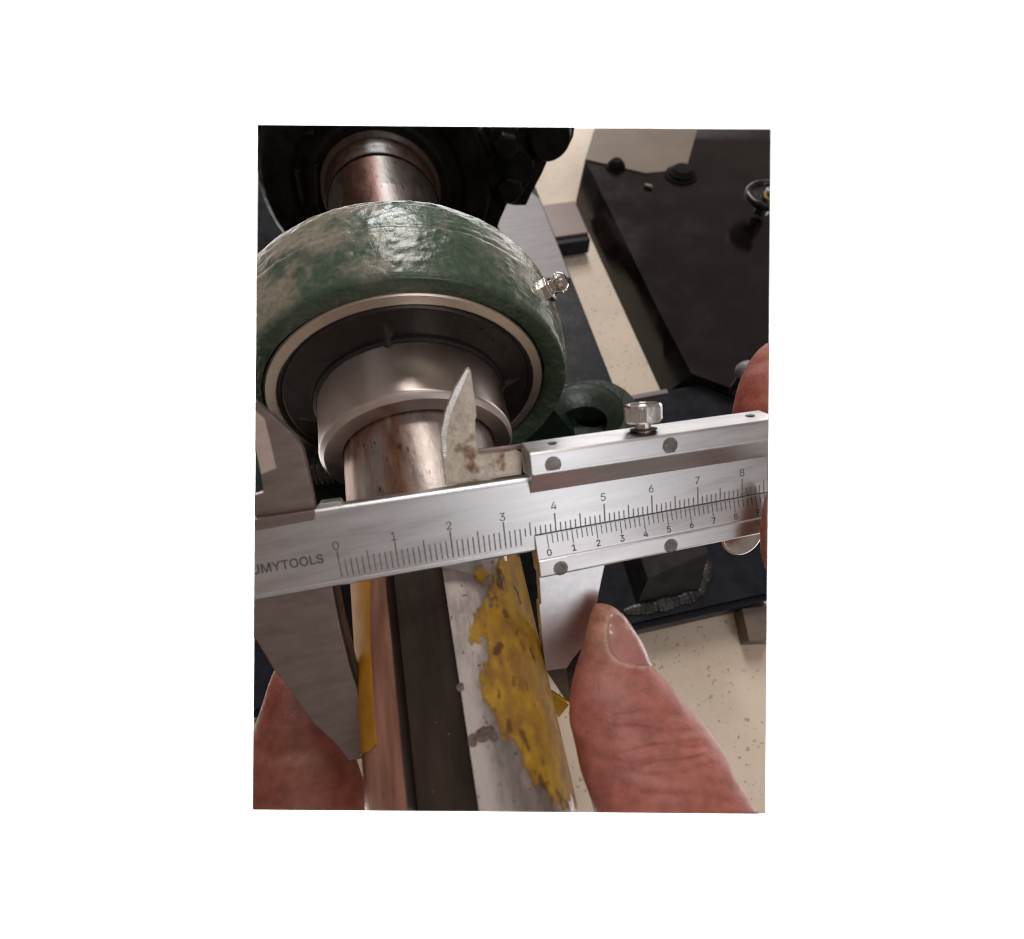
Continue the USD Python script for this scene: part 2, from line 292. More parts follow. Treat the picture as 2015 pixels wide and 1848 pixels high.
for px, py, r in ((1213, 322, 4.4), (1342, 338, 7.0)):
    x, y, _ = onz(px, py, -43)
    obj('guard_bolt', cat(rod((x, y, -46), (x, y, -44), r * 1.25, n=32, ch=0.6), rod((x, y, -44.1), (x, y, -41.0), r, r * 0.8, n=32, ch=1.0)), 'black_matte', T)
obj('guard_glint', rod(onz(1268, 365, -44.2), onz(1284, 369, -44.0), 1.0, n=16, ch=0.4), 'screw_steel', T)  # small glint on the guard, built as a steel rod
refl = [onz(1152, 313, -44.3)[:2], onz(1172, 252, -44.3)[:2], onz(1372, 254, -44.3)[:2], onz(1350, 333, -44.3)[:2], onz(1270, 340, -44.3)[:2]]
obj('guard_reflection', prism([tuple(q) for q in refl], PLAN, -47, -44.3), 'beige_reflection', T, label='beige reflection at the far end of the guard, built as a thin plate')  # reflection in the glossy top, built as a beige plate
T = Thing('hand_knob', 'round black knob with a bright centre on the guard, at the right edge', 'knob')
kc = onz(1512, 385, -34)
kf = (kc, [1, 0, 0], [0, 1, 0], [0, 0, 1])
obj('rim', lathe([(9.5 + 1.6 * math.cos(a), 1.6 * math.sin(a)) for a in np.linspace(0, 2 * math.pi, 14, endpoint=False)], 60, kf), 'black_gloss', T, smooth=True)
obj('hub', cat(rod(kc - [0, 0, 9], kc + [0, 0, 1.5], 3.4, n=28, ch=0.6), rod(kc - [0, 0, 1.5], kc + [0, 0, 0], 9.0, n=28)), 'black_bolt', T)
obj('hub_screw', rod(kc + [0, 0, 1.4], kc + [0, 0, 3.2], 2.2, n=20, ch=0.5), 'bright_steel', T)
obj('brass_ring', lathe([(3.0, 1.4), (4.4, 1.4), (4.4, 2.0), (3.0, 2.0)], 40, (kc - [0, 3, 0], [1, 0, 0], [0, 1, 0], [0, 0, 1])), 'brass', T)
T = Thing('lever_tip', 'small grey lever tip sticking up beside the red fingertip', 'lever')
lc = onz(1468, 728, -30)
tipm = trimesh.creation.icosphere(3, 3.6); tipm.apply_scale([1.1, 0.9, 1.0]); tipm.apply_translation(lc)
obj('ball', tipm, 'grey_tone', T, smooth=True); obj('stem', rod(lc - [0, 0, 13], lc, 1.6), 'black_bolt', T)

# ------------------------------------------------------------------ black pump flange behind
FY = 98.0
T = Thing('pump_flange', 'black cast pump flange that the shaft enters, top left', 'pump')
right = [(1131, 150), (1131, 245), (1128, 268), (1117, 292), (1090, 293), (1083, 303), (1066, 342), (1046, 380), (1035, 404), (1012, 404), (998, 401), (985, 430), (970, 470)]
left = [(575, 470), (552, 437), (530, 400), (514, 360), (505, 330), (498, 245), (490, 150)]
pol = [tuple(ony(a, b, FY)[[0, 2]]) for a, b in right] + [(34, -34), (0, -44), (-34, -34)] + [tuple(ony(a, b, FY)[[0, 2]]) for a, b in left]
P = Polygon(pol).buffer(0)
fl = cat(prism(P, FACE, FY, FY + 26))
obj('flange_plate', fl, 'black_cast', T)
obj('raised_rim', lathe([(38, FY), (38, FY - 5), (35, FY - 7), (33, FY - 5), (33, FY)], 120), 'black_cast', T, smooth=40) if False else None
hub = man(lathe([(0.1, FY + 2), (41, FY + 2), (41, FY - 1.5), (39.5, FY - 3), (31, FY - 2.6), (29.5, FY - 1.2), (25, FY - 1.0), (24, FY - 1.8), (0.1, FY - 1.8)], 120))
obj('bearing_cap', hub, 'black_cast', T, smooth=30)
seal = man(lathe([(19.15, FY), (19.15, FY - 11.5), (19.5, FY - 11.8), (19.85, FY - 11.2), (19.95, FY - 3), (21.5, FY - 2.2), (21.5, FY)], 140))
obj('dark_sleeve', seal, 'dark_brown', T, smooth=35)  # dark sleeve standing for the shaded, greasy end of the shaft
for px, py, r in ((995, 288, 4.6), (1003, 372, 5.2)):
    c = ony(px, py, FY - 4)
    b = obj('flange_bolt', cat(rod(c + [0, 4.5, 0], c + [0, 2, 0], r * 1.35, n=32, ch=0.5), hexrod(c + [0, 2.1, 0], c + [0, -2, 0], r)), 'black_cast', T)
for px, py, r in ((1080, 268, 9.0), (1000, 330, 11)):
    c = ony(px, py, FY)
    obj('casting_boss', rod(c + [0, 2, 0], c + [0, -3.2, 0], r, r * 0.85, n=40, ch=0.8), 'black_cast', T, smooth=40)
for px0, py0, px1, py1 in ((940, 255, 985, 330), (585, 330, 600, 400), (622, 320, 628, 395), (620, 260, 560, 270)):
    a, b = ony(px0, py0, FY - 1), ony(px1, py1, FY - 1)
    obj('rib', rod(a, b, 1.7, n=10, ch=0.4), 'black_cast', T, smooth=40)
# body of the pump behind the flange


# ------------------------------------------------------------------ pillow block bearing
T = Thing('pillow_block_bearing', 'green cast iron pillow block bearing around the steel shaft', 'bearing')
def housing_col(v):
    g = np.array([0.068, 0.112, 0.074]); d = np.array([0.30, 0.275, 0.215]); p = np.array([0.11, 0.135, 0.10])
    ang = np.arctan2(v[:, 0], v[:, 2])
    n1, n2 = fb(v, 0.10, 4, 3), fb(v, 0.45, 4, 9)
    rr = np.hypot(v[:, 0], v[:, 2])
    outer = np.clip((rr - 41.5) / 2.5, 0, 1)
    w = outer * np.clip(((n1 - 0.5) * 4.0 + (n2 - 0.5) * 2.2) + 0.9 * np.clip(-(v[:, 0] - 2) / 24, -0.6, 1) + 0.30 + 0.25 * np.clip((v[:, 1] - 8) / 8, -1, 1), 0, 1) * 0.9
    w = np.maximum(w, outer * 0.95 * np.clip((ang - 0.45) * 3, 0, 1) * np.clip((1.35 - ang) * 4, 0, 1) * np.clip((n2 - 0.30) * 4, 0, 1) * np.clip((v[:, 1] - 2) / 5, 0, 1))
    w = np.maximum(w, 0.35 * np.clip((n2 - 0.60) * 8, 0, 1))
    c = g + (d - g) * w[:, None]
    e = np.clip(1 - np.abs(v[:, 1] - 9.5) / 0.9, 0, 1) * outer * 0.25
    return c + (p - c) * e[:, None]
prof = [(37.35, 0.6), (37.9, -0.6), (39.2, -1.2), (40.6, -1.6), (42.0, -2.0), (42.9, -1.9), (43.3, -1.2), (43.65, 0.2), (44.05, 2.0), (44.5, 4.5), (44.85, 7.0), (45.15, 9.6), (45.3, 10.4), (45.25, 11.2), (45.2, 13), (45.15, 15), (45.1, 17), (44.9, 19), (44.4, 21), (43.4, 22.6), (42.0, 23.4), (39.0, 23.4), (37.35, 23.4), (37.35, 12)]
pf = np.array(prof); out_ = [pf[0]]
for a_, b_ in zip(pf[:-1], pf[1:]):
    k_ = max(1, int(np.hypot(*(b_ - a_)) / 0.45)) if min(a_[0], b_[0]) > 41 else 1
    out_ += [a_ + (b_ - a_) * t_ for t_ in np.linspace(0, 1, k_ + 1)[1:]]
hs = lathe(out_, 640)
v = np.array(hs.vertices); r = np.hypot(v[:, 0], v[:, 2]); nrm = np.c_[v[:, 0] / r, np.zeros(len(v)), v[:, 2] / r]
am = np.clip((r - 38.5) / 4, 0, 1)
v += nrm * (am * ((fb(v, 0.07, 2, 5) - 0.5) * 0.5 + (fb(v, 0.5, 2, 6) - 0.5) * 0.10))[:, None]
pr_ = np.c_[np.arctan2(v[:, 0], v[:, 2]) * 45, v[:, 1], 0 * v[:, 0]]
ridge = fb(pr_ * [0.42, 1.15, 1], 1.0, 2, 81)
v += nrm * (np.clip((r - 42.2) / 1.6, 0, 1) * (np.clip((ridge - 0.60) * 5, 0, 1) * 0.15 - np.clip((0.33 - ridge) * 5, 0, 1) * 0.10 - 0.22 * np.clip(1 - np.abs(v[:, 1] - 11.6 - 1.5 * (fb(pr_, 0.12, 2, 5) - 0.5)) / 0.7, 0, 1)))[:, None]
hs = trimesh.Trimesh(v, hs.faces, process=False)
obj('housing_ring', hs, 'green_cast', T, smooth=True, color=housing_col)
ped = trimesh.PointCloud([(x, y, z) for x, z in ((-41, -16), (41, -16), (-52, -38), (52, -38), (-30, -30), (30, -30)) for y in (1, 21)]).convex_hull
pedm = man(ped) - m3.Manifold.cylinder(60, 38.5, 38.5, 120, True).rotate([90, 0, 0]).translate([0, 10, 0])
obj('pedestal', pedm, 'green_dark', T)
foot = sbox(-70, -6, 62, 26).union(Point(62, 10).buffer(15.8, 32)).intersection(sbox(-72, -5.5, 80, 25.5))
slot = affinity.scale(Point(60, 9).buffer(5.2, 24), 1.35, 1.0)
obj('foot', cat(prism(foot.difference(slot), PLAN, -49.55, -38.4), prism(foot.buffer(-1.2).difference(slot), PLAN, -38.4, -37.2)), 'green_dark', T)
# right hand boss of the foot
lob = trimesh.creation.icosphere(4, 1.0); lob.apply_scale([18, 15.5, 14]); lob.apply_translation([57, 11, -44.5])
lobm = (man(lob).trim_by_plane([0, 0, 1], -49.4)) - m3.Manifold.cylinder(30, 6.6, 6.6, 48).scale([1.45, 0.85, 1]).translate([53.5, 3.5, -50])
obj('foot_boss', lobm, 'green_dark', T, smooth=35)
obj('outer_ring', lathe([(33.9, 1.2), (34.0, 0.15), (34.3, 0.0), (36.6, 0.0), (37.0, 0.4), (37.0, 6), (33.9, 6)], 240), 'race_steel', T, smooth=25)
# flinger seal: dished disc with four pressed darts
nr, na = 30, 480
ra = np.linspace(33.2, 24.9, nr); an = np.linspace(0, 2 * math.pi, na, endpoint=False)
R_, A_ = np.meshgrid(ra, an, indexing='ij')
t = (33.2 - R_) / (33.2 - 24.9)
Y = 0.9 - 0.5 * np.clip((33.2 - R_) / 0.5, 0, 1) - 1.1 * t ** 1.4 - 0.8 * np.clip((t - 0.9) * 10, 0, 1)
for a0 in (math.pi / 2 + 0.06, math.pi - 0.02, 0.05, -math.pi / 2):          # angle from +x towards +z
    dlt = np.abs((A_ - a0 + math.pi) % (2 * math.pi) - math.pi) * R_
    wd = 1.7 * np.clip((t - 0.28) / 0.72, 0, 1) + 1e-3
    Y -= 1.5 * np.clip(1 - dlt / wd, 0, 1) * np.clip((t - 0.25) / 0.75, 0, 1)
V = np.stack([R_ * np.cos(A_), Y, R_ * np.sin(A_)], -1).reshape(-1, 3)
i = np.arange(nr - 1)[:, None]; j = np.arange(na)[None, :]
q = lambda i, j: i * na + (j % na)
fF = np.concatenate([np.stack([q(i, j), q(i, j + 1), q(i + 1, j + 1)], -1).reshape(-1, 3), np.stack([q(i, j), q(i + 1, j + 1), q(i + 1, j)], -1).reshape(-1, 3)])
sp = trimesh.Trimesh(V, fF, process=False)
if sp.face_normals[:, 1].mean() > 0: sp.invert()
sl = obj('seal', sp, 'seal_steel', T, smooth=60)
obj('rubber_lip', lathe([(24.9, 0.5), (25.9, -0.6), (25.7, -1.5), (24.9, -1.9)], 160), 'black_rubber', sl, smooth=40)
obj('seal_gap', lathe([(33.0, 1.0), (34.0, 1.0), (34.0, 3), (33.0, 3)], 160), 'black_rubber', sl)
# worn unreadable stamping: a few small dents and bumps right of the top
st_ = []
for k in range(11):
    a = math.radians(58 - 2.6 * k + rng.normal(0, 1.0)); rr_ = 28.6 + 2.4 * rng.random()
    q_ = trimesh.creation.icosphere(1, 0.16 + 0.16 * rng.random()); q_.apply_scale([1.3, 0.5, 1.0]); q_.apply_translation([rr_ * math.cos(a), 0.0, rr_ * math.sin(a)]); st_.append(q_)
obj('worn_stamping', cat(*st_), 'seal_steel', sl, smooth=True)
obj('inner_ring', lathe([(19.25, -17.0), (19.7, -17.65), (19.9, -17.7), (23.4, -17.7), (23.6, -17.65), (24.5, -16.75), (24.7, -16.4), (24.75, -16.0), (24.75, -15.6), (24.75, -8), (24.75, 1.9), (24.75, 2), (19.25, 2)], 240), 'collar_steel', T, smooth=28)
# grease nipple
d = np.array([math.cos(math.radians(31)), 0, math.sin(math.radians(31))]); b0 = d * 44 + np.array([0, 9.0, 0])
gn = obj('grease_nipple', cat(hexrod(b0 - d * 0.5, b0 + d * 2.8, 3.1, 0.5), rod(b0 + d * 2.7, b0 + d * 3.8, 1.9), rod(b0 + d * 3.7, b0 + d * 5.2, 2.0, 2.7, n=32, ch=0.2), rod(b0 + d * 5.1, b0 + d * 7.0, 2.7, 2.2, n=32, ch=0.6)), 'zinc', T)
# foot bolt with its thread, seen below the collar
T = Thing('mounting_bolt', 'dark threaded bolt standing on the frame under the bearing collar', 'bolt')
c = ony(626, 925, -6.0); ax = np.array([1.0, 0, -0.16]); ax /= np.linalg.norm(ax)
obj('shank', rod(c - ax * 5, c + ax * 8, 3.9, n=32, ch=0.4), 'black_bolt', T)
for k in range(8):
    a, b, dd = basis(ax); oo = c + ax * (-3.5 + 1.5 * k)
    obj('thread_ring', lathe([(3.8, -0.5), (4.6, 0), (3.8, 0.5)], 40, (oo, a, b, dd)), 'screw_steel', T)

# ------------------------------------------------------------------ shaft
RS = 19.05
T = Thing('drive_shaft', 'worn steel drive shaft with a keyway and flaking yellow paint', 'shaft')
KA = math.radians(-9.7)                       # keyway direction, from the top towards -x
na, ny = 720, 330
KW, KD = 11.3, 5.4
ys = np.concatenate([np.linspace(FY, -52, 140), np.linspace(-52, -112, 190)[1:]])
an = np.linspace(-math.pi, math.pi, na, endpoint=False)
yy, aa = np.meshgrid(ys, an, indexing='ij')
V = np.stack([RS * np.sin(aa), yy, RS * np.cos(aa)], -1).reshape(-1, 3)
k = len(ys)
i = np.arange(k - 1)[:, None]; j = np.arange(na)[None, :]; q = lambda i, j: i * na + (j % na)
fF = np.concatenate([np.stack([q(i, j), q(i, j + 1), q(i + 1, j + 1)], -1).reshape(-1, 3), np.stack([q(i, j), q(i + 1, j + 1), q(i + 1, j)], -1).reshape(-1, 3)])
V = np.vstack([V, [0, ys[0], 0], [0, ys[-1], 0]]); e0, e1 = len(V) - 2, len(V) - 1
jj = np.arange(na)
fF = np.vstack([fF, np.c_[np.full(na, e0), (jj + 1) % na, jj], np.c_[np.full(na, e1), q(k - 1, jj), q(k - 1, jj + 1)]])
cyl = trimesh.Trimesh(V, fF, process=False); cyl.fix_normals()
sh = man(cyl)
cut = m3.Manifold.cube([KW, 80, 30], True).translate([0, -88, RS - KD + 15]).rotate([0, math.degrees(KA), 0])   # from y = -48 to the near end
cut = cut + m3.Manifold.cylinder(30, KW / 2, KW / 2, 40).translate([0, -48, RS - KD]).rotate([0, math.degrees(KA), 0])
sh = (sh - cut).trim_by_plane([0.2105, 0.9776, 0], -93.6)
def in_poly(px, py, poly):
    from shapely import contains_xy
    return contains_xy(Polygon(poly), px, py)
def shaft_col(v):
    steel = np.array([0.43, 0.38, 0.36]); rust_sheen = np.array([0.29, 0.145, 0.095]); pink = np.array([0.50, 0.25, 0.18]); dark = np.array([0.05, 0.035, 0.028])
    a = np.degrees(np.arctan2(v[:, 0], v[:, 2])); y = v[:, 1]
    st = fb(v * [1, 0.18, 1], 0.35, 4, 21); sp = fb(v, 1.1, 3, 22); bl = fb(v, 0.16, 3, 23)
    c = np.repeat(steel[None], len(v), 0)
    w = np.clip((st - 0.30) * 4, 0, 1) * np.clip((-a + 4) / 14, 0, 1) * np.clip((80 + a) / 10, 0, 1) * 0.92 * (y < 20)      # rusty streaks with a brown reflection painted in, left of the top
    c = c + (rust_sheen - c) * w[:, None]
    w = np.clip((sp - 0.66) * 14, 0, 1) * np.clip((bl - 0.42) * 5, 0, 1) * np.clip(1 - np.abs(a + 14) / 16, 0, 1) * (y < -10)
    c = c + (dark - c) * w[:, None]
    w = np.clip((-a - 36) / 6, 0, 1) * (y < -46) * (0.55 + 0.5 * (st - 0.5))  # pinkish reflection painted into the land left of the keyway
    c = c + (pink - c) * np.clip(w, 0, 1)[:, None]
    w = np.clip((y - 28) / 4, 0, 1) * np.clip((-a + 9) / 10, 0, 1) * np.clip((38 + a) / 6, 0, 1) * 0.9            # red reflection painted on the far part
    c = c + (np.array([0.24, 0.095, 0.07]) - c) * w[:, None]
    w = np.clip((sp - 0.70) * 14, 0, 1) * 0.8
    c = c + (dark - c) * w[:, None]
    c = np.where((y > 28)[:, None], c * (0.42 + 0.35 * np.clip(1 - np.abs(a - 16) / 16, 0, 1) * (y < 70))[:, None], c)  # far part darkened, with a paler highlight stripe painted right of the top
    g = np.hypot(v[:, 0], v[:, 2]) < RS - 0.35                                                                    # keyway walls and floor
    gc = np.array([0.034, 0.022, 0.015])[None] * (0.6 + 0.9 * fb(v * [1, 0.25, 1], 0.5, 4, 30))[:, None]
    c = np.where(g[:, None], gc, c)
    return np.clip(c, 0, 1)
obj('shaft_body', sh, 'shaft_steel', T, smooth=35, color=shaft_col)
obj('keyway_floor', prism([(-KW / 2 + 0.05, -116), (KW / 2 - 0.05, -116), (KW / 2 - 0.05, -49), (-KW / 2 + 0.05, -49)], ([math.sin(KA) * (RS - KD), 0, math.cos(KA) * (RS - KD)], [math.cos(KA), 0, -math.sin(KA)], [0, 1, 0], [math.sin(KA), 0, math.cos(KA)]), -1.0, 0.05), 'groove_brown', T)

def shell(a_px, mat_name, th, name, label=None, wob=0.0, seed=0):
    """a thin film of paint on the shaft whose outline is given as (angle in degrees from the top, y); paint films wear thin towards a ragged edge."""
    from shapely import contains_xy, distance, points as shp_points
    P0 = Polygon(a_px).buffer(0); worn = mat_name == 'yellow_paint'
    P0 = affinity.scale(P0, 1 / 3.0, 1.0, origin=(0, 0)); P = P0.buffer(1.3) if worn else P0       # millimetres along the surface
    if wob and not worn:
        P = P.segmentize(0.4); xy = np.array(P.exterior.coords)
        nn = np.c_[fb(np.c_[xy, 0 * xy[:, 0]], 0.5, 4, seed) - 0.5, fb(np.c_[xy, 0 * xy[:, 0] + 9], 0.5, 4, seed + 1) - 0.5]
        P = Polygon(xy + nn * wob).buffer(0)
    P = P if isinstance(P, Polygon) else max(P.geoms, key=lambda g: g.area)
    m = trimesh.creation.extrude_polygon(P, 1.0, engine='earcut')
    m = tm(man(m).refine_to_length(0.3 if worn else 0.9)); v = np.array(m.vertices); rr = RS + np.where(v[:, 2] > 0.5, th, -0.2)
    a = np.radians(v[:, 0] * 3.0); v2 = np.c_[rr * np.sin(a), v[:, 1], rr * np.cos(a)]
    m = trimesh.Trimesh(v2, m.faces, process=False); m.fix_normals()
    mm = man(m).trim_by_plane([0.2105, 0.9776, 0], -93.6)
    def cover(v):
        a = np.degrees(np.arctan2(v[:, 0], v[:, 2])) / 3.0; y = v[:, 1]
        sd = distance(shp_points(a, y), P0.exterior) * np.where(contains_xy(P0, a, y), 1, -1)
        n = fb(np.c_[a * 1.2, y * 0.8, 0 * a], 0.9, 5, seed) - 0.5; n2 = fb(np.c_[a, y * 0.7, 0 * a], 2.4, 3, seed + 5) - 0.5; n3 = fb(np.c_[a, y * 0.5, 0 * a], 0.45, 3, seed + 7)
        thin = np.clip((n3 - 0.60) * 6, 0, 1) * np.clip(1.6 - sd / 2.2, 0, 1)
        return np.clip((sd + n * 2.6 + n2 * 1.0) / 0.9 + 0.5 - 4.0 * thin, 0, 1) * (0.90 + 0.1 * np.clip(sd, 0, 1))
    return obj(name, mm, mat_name, T, smooth=30, label=label, color=paint_col if worn else None, cover=cover if worn else None)
MARKS = []
def paint_col(v):
    a = np.degrees(np.arctan2(v[:, 0], v[:, 2])); y = v[:, 1]
    n = fb(v * [1, 0.6, 1], 0.5, 4, 44); n2 = fb(v, 1.3, 3, 45); n3 = fb(v * [1, 0.4, 1], 0.9, 3, 46)
    c = np.array([0.40, 0.228, 0.024]) + (np.array([0.29, 0.15, 0.032]) - np.array([0.40, 0.228, 0.024])) * np.clip((n - 0.38) * 4, 0, 1)[:, None]
    d = np.array([0.075, 0.035, 0.018])
    w = 0.6 * np.clip((n2 - 0.67) * 12, 0, 1) * np.clip((n3 - 0.45) * 6, 0, 1)
    for (a0, y0, a1, y1, wd, k) in MARKS:
        ax, bx = (a - a0) * 0.3325, y - y0; ux, uy = (a1 - a0) * 0.3325, y1 - y0; L2 = ux * ux + uy * uy + 1e-9
        t = np.clip((ax * ux + bx * uy) / L2, 0, 1); dd = np.hypot(ax - t * ux, bx - t * uy) + (n2 - 0.5) * 0.8
        w = np.maximum(w, k * np.clip((wd - dd) / 0.25 + 0.5, 0, 1))
    return c + (d - c) * w[:, None]
def ang_at(px, py):
    """(angle, y) of the point of the shaft's surface seen through a pixel."""
    d = ray(px, py); A = d[0] ** 2 + d[2] ** 2; B = CAM[0] * d[0] + CAM[2] * d[2]; C = CAM[0] ** 2 + CAM[2] ** 2 - RS ** 2
    D = B * B - A * C
    t = (-B - math.sqrt(max(D, 0))) / A if D > 0 else -B / A
    p = CAM + t * d; return math.degrees(math.atan2(p[0], p[2])), p[1]
def pxm(a, b): return ang_at((1300 + a / 4.4) * 2015 / 2990, (1640 + b / 4.4) * 2015 / 2990)
for q0, q1, wd, k_ in (((690, 130), (700, 320), 0.75, 0.9), ((880, 325), (925, 400), 0.45, 0.85), ((920, 400), (960, 540), 0.45, 0.75), ((760, 640), (790, 700), 0.5, 0.7), ((650, 450), (660, 490), 0.3, 0.6), ((690, 1660), (690, 1730), 0.3, 0.8), ((870, 1490), (880, 1570), 0.4, 0.5), ((1090, 1130), (1140, 1260), 0.45, 0.8), ((920, 890), (910, 950), 0.35, 0.55), ((980, 1050), (1010, 1120), 0.5, 0.4), ((700, 1080), (660, 1150), 0.8, 0.85), ((1030, 930), (1050, 960), 0.4, 0.4)):
    MARKS.append((*pxm(*q0), *pxm(*q1), wd, k_))
for q0, q1 in (((1025, 1440), (1040, 1475)), ((1062, 1530), (1075, 1560)), ((1095, 1560), (1120, 1590)), ((1000, 1420), (1003, 1440))):
    MARKS.append((*ang_at(*q0), *ang_at(*q1), 0.5, 0.7))
yel = [(985, 1090), (975, 1120), (958, 1160), (940, 1205), (921, 1232), (925, 1262), (940, 1262), (955, 1250), (958, 1290), (945, 1335), (958, 1390), (985, 1430), (992, 1455), (1020, 1462), (1030, 1500), (1052, 1535), (1075, 1560), (1098, 1585), (1120, 1596)]
pa = [ang_at(a, b) for a, b in yel]
yr = [(1134, 1585), (1112, 1490), (1090, 1395), (1068, 1300), (1045, 1195), (1022, 1092)]
pa += [(91, ang_at(a, b)[1]) for a, b in yr]
shell(pa, 'yellow_paint', 0.12, 'yellow_paint', 'flaking yellow paint on the right flank', wob=1.3, seed=40)
pb = [ang_at(932, 1130), ang_at(948, 1118), ang_at(962, 1132), ang_at(950, 1150), ang_at(938, 1146)]
shell(pb, 'yellow_paint', 0.1, 'yellow_paint', wob=0.6, seed=50)
am = [ang_at(729, 1110), ang_at(729, 1160), ang_at(730, 1290), ang_at(737, 1400), ang_at(742, 1462), ang_at(730, 1478)]
am = am + [(-92, am[-1][1]), (-92, am[0][1])]
shell(am, 'amber_paint', 0.20, 'amber_paint', 'amber film of paint on the left flank', wob=0.5, seed=60)
cop = [(-27.6, -46), (-27.6, -112), (-60, -112), (-60, -46)]
shell(cop, 'copper_film', 0.06, 'copper_band', 'copper coloured band between the keyway and the left flank', wob=0.3, seed=70)
for (a, b, s0) in ((930, 1456, 0.95), (948, 1447, 1.25), (962, 1440, 1.1), (972, 1448, 0.8), (906, 1352, 0.7)):
    c0 = ang_at(a, b); pl = [(c0[0] + s0 * 2.2 * math.cos(t) * (1 + 0.5 * rng.random()), c0[1] + s0 * 0.8 * math.sin(t) * (1 + 0.5 * rng.random())) for t in np.linspace(0, 2 * math.pi, 12, endpoint=False)]
    shell(pl, 'grime', 0.2, 'dark_smear')
fk = [deep(a, b, d) for a, b, d in ((1083, 1362, 104), (1120, 1387, 104), (1100, 1412, 106), (1090, 1398, 105))]
fkm = trimesh.PointCloud(np.vstack([fk, np.array(fk) + [0.4, 0.5, -0.8]])).convex_hull
obj('paint_flake', fkm, 'flake_yellow', T, label='loose bright yellow flake beside the jaw tip')

# ------------------------------------------------------------------ vernier caliper
O = np.array([-14.8852, -55.9965, 23.4062])
E1 = np.array([0.99628, -0.00073, -0.08616]); E2 = np.array([0.05813, 0.74389, 0.66577]); E3 = np.array([0.06361, -0.66830, 0.74116])
CAL = (O, E1, E2, E3)
def cw(s, h, n=0.0): return O + E1 * s + E2 * h + E3 * n
PROF = (O, E2, E3, E1)                          # (h, n) profiles swept along s
END = 86.25
T = Thing('vernier_caliper', 'steel vernier caliper held across the shaft', 'caliper')
beam = prism([(0.35, 0.0), (14.25, 0.0), (14.6, -0.35), (14.6, -3.0), (0, -3.0), (0, -0.35)], PROF, -17.3, END)
obj('beam', cat(beam), 'satin_steel', T)
obj('lower_bevel', prism([(0.02, -0.33), (0.37, 0.012), (1.15, 0.012), (1.15, -0.1), (0.02, -1.0)], PROF, -17.3, 35.9), 'jaw_steel', T)
obj('upper_bevel', prism([(14.62, -0.33), (14.25, 0.012), (13.85, 0.012), (13.85, -0.2), (14.62, -1.2)], PROF, 1.9, 36.0), 'jaw_steel', T)
# fixed jaws
fj_low = [(-2.1, 0.2), (-2.15, -7), (-1.85, -16.5), (-1.25, -22), (-1.5, -25), (-2.9, -36.8), (-5.3, -36.6), (-7.4, -31.4), (-10, -27), (-12, -21.2), (-13.3, -17), (-14.5, -14.6), (-15.6, -10.4), (-16.7, -6.4), (-17.3, -2), (-17.3, 0.2)]
obj('fixed_jaw', prism(fj_low, CAL, -2.8, -0.45), 'shaded_steel', T)
obj('fixed_jaw_face', prism([(-2.12, -0.2), (-2.15, -7), (-1.86, -16.5), (-1.27, -22), (-1.52, -25), (-2.9, -36.6), (-2.0, -36.6), (-0.55, -24.8), (-0.35, -22), (-0.95, -16.5), (-1.3, -7), (-1.3, -0.2)], CAL, -3.4, -1.6), 'dark_brown', T)
fj_up = [(-17.3, 14.5), (-2.6, 14.55), (-2.5, 17.2), (-2.6, 20.2), (-2.65, 25.0), (-4.0, 28.3), (-6.2, 31.3), (-8.2, 33.6), (-9.6, 35.2), (-11.0, 35.6), (-11.2, 32), (-9.9, 27), (-9.95, 21.6), (-10.2, 18.6), (-14, 18.0), (-17.3, 17.6)]
obj('fixed_inside_jaw', prism(fj_up, CAL, -3.6, -1.6), 'shaded_steel', T)
bev = Polygon([(-8.9, 32.7), (-7.5, 31.0), (-7.35, 26.8), (-7.35, 22.5), (-9.85, 21.8), (-9.8, 26.9), (-10.6, 31.5)])
obj('inside_jaw_bevel', prism(bev, CAL, -1.7, -1.5), 'bevel_reflection', T)
obj('fixed_shoulder', prism([(-17.3, 12.5), (-2.6, 12.95), (-2.3, 13.8), (-2.3, 14.6), (-17.3, 14.6)], CAL, -2.9, 0.12), 'shaded_steel', T)
obj('depth_bar_guide', prism([(-2.3, 14.58), (2.2, 14.58), (1.9, 15.4), (-1.5, 15.5)], CAL, -3.0, -0.4), 'satin_steel', T)
# slider
rail = [(11.7, 0.02), (12.0, 0.25), (15.35, 2.55), (15.75, 2.8), (19.35, 2.8), (19.75, 2.45), (20.7, -3.6), (20.4, -4.6), (14.75, -4.6), (14.75, 0.02)]
obj('upper_rail', prism(rail, PROF, 35.7, END), 'satin_steel', T)
edge = obj('rail_bevel', prism([(15.36, 2.62), (15.74, 2.86), (16.15, 2.86), (16.15, 2.5), (15.5, 2.2)], PROF, 35.75, END), 'jaw_steel', T)
vern = [(3.2, 0.02), (3.2, 0.22), (-1.15, 1.0), (-1.5, 1.0), (-1.5, -4.2), (-0.2, -4.2), (-0.2, 0.02)]
th = math.atan2(0.75, 50)
PV = (O + E2 * (-0.54), E2 * math.cos(th) - E1 * math.sin(th), E3, E1 * math.cos(th) + E2 * math.sin(th))
obj('vernier_plate', prism([(h, n) for h, n in vern], PV, 35.75, END), 'satin_steel', T)
obj('vernier_shade_line', prism([(3.21, 0.006), (3.21, 0.02), (3.40, 0.02), (3.40, 0.006)], PV, 35.75, END), 'engraving', T)  # shadow line above the vernier edge, built as a dark strip
low = [(-1.52, 1.05), (-1.75, 1.35), (-4.75, 1.35), (-5.15, 1.0), (-5.15, -4.2), (-1.52, -4.2)]
obj('lower_rail', prism(low, PV, 35.8, END), 'satin_steel', T)
mj = [(36.0, -5.6), (35.85, -11.3), (35.45, -11.7), (35.4, -18.1), (35.5, -26.6), (40.0, -27.0), (41.4, -25.2), (45.55, -21.0), (47.5, -13.3), (49.7, -5.4)]
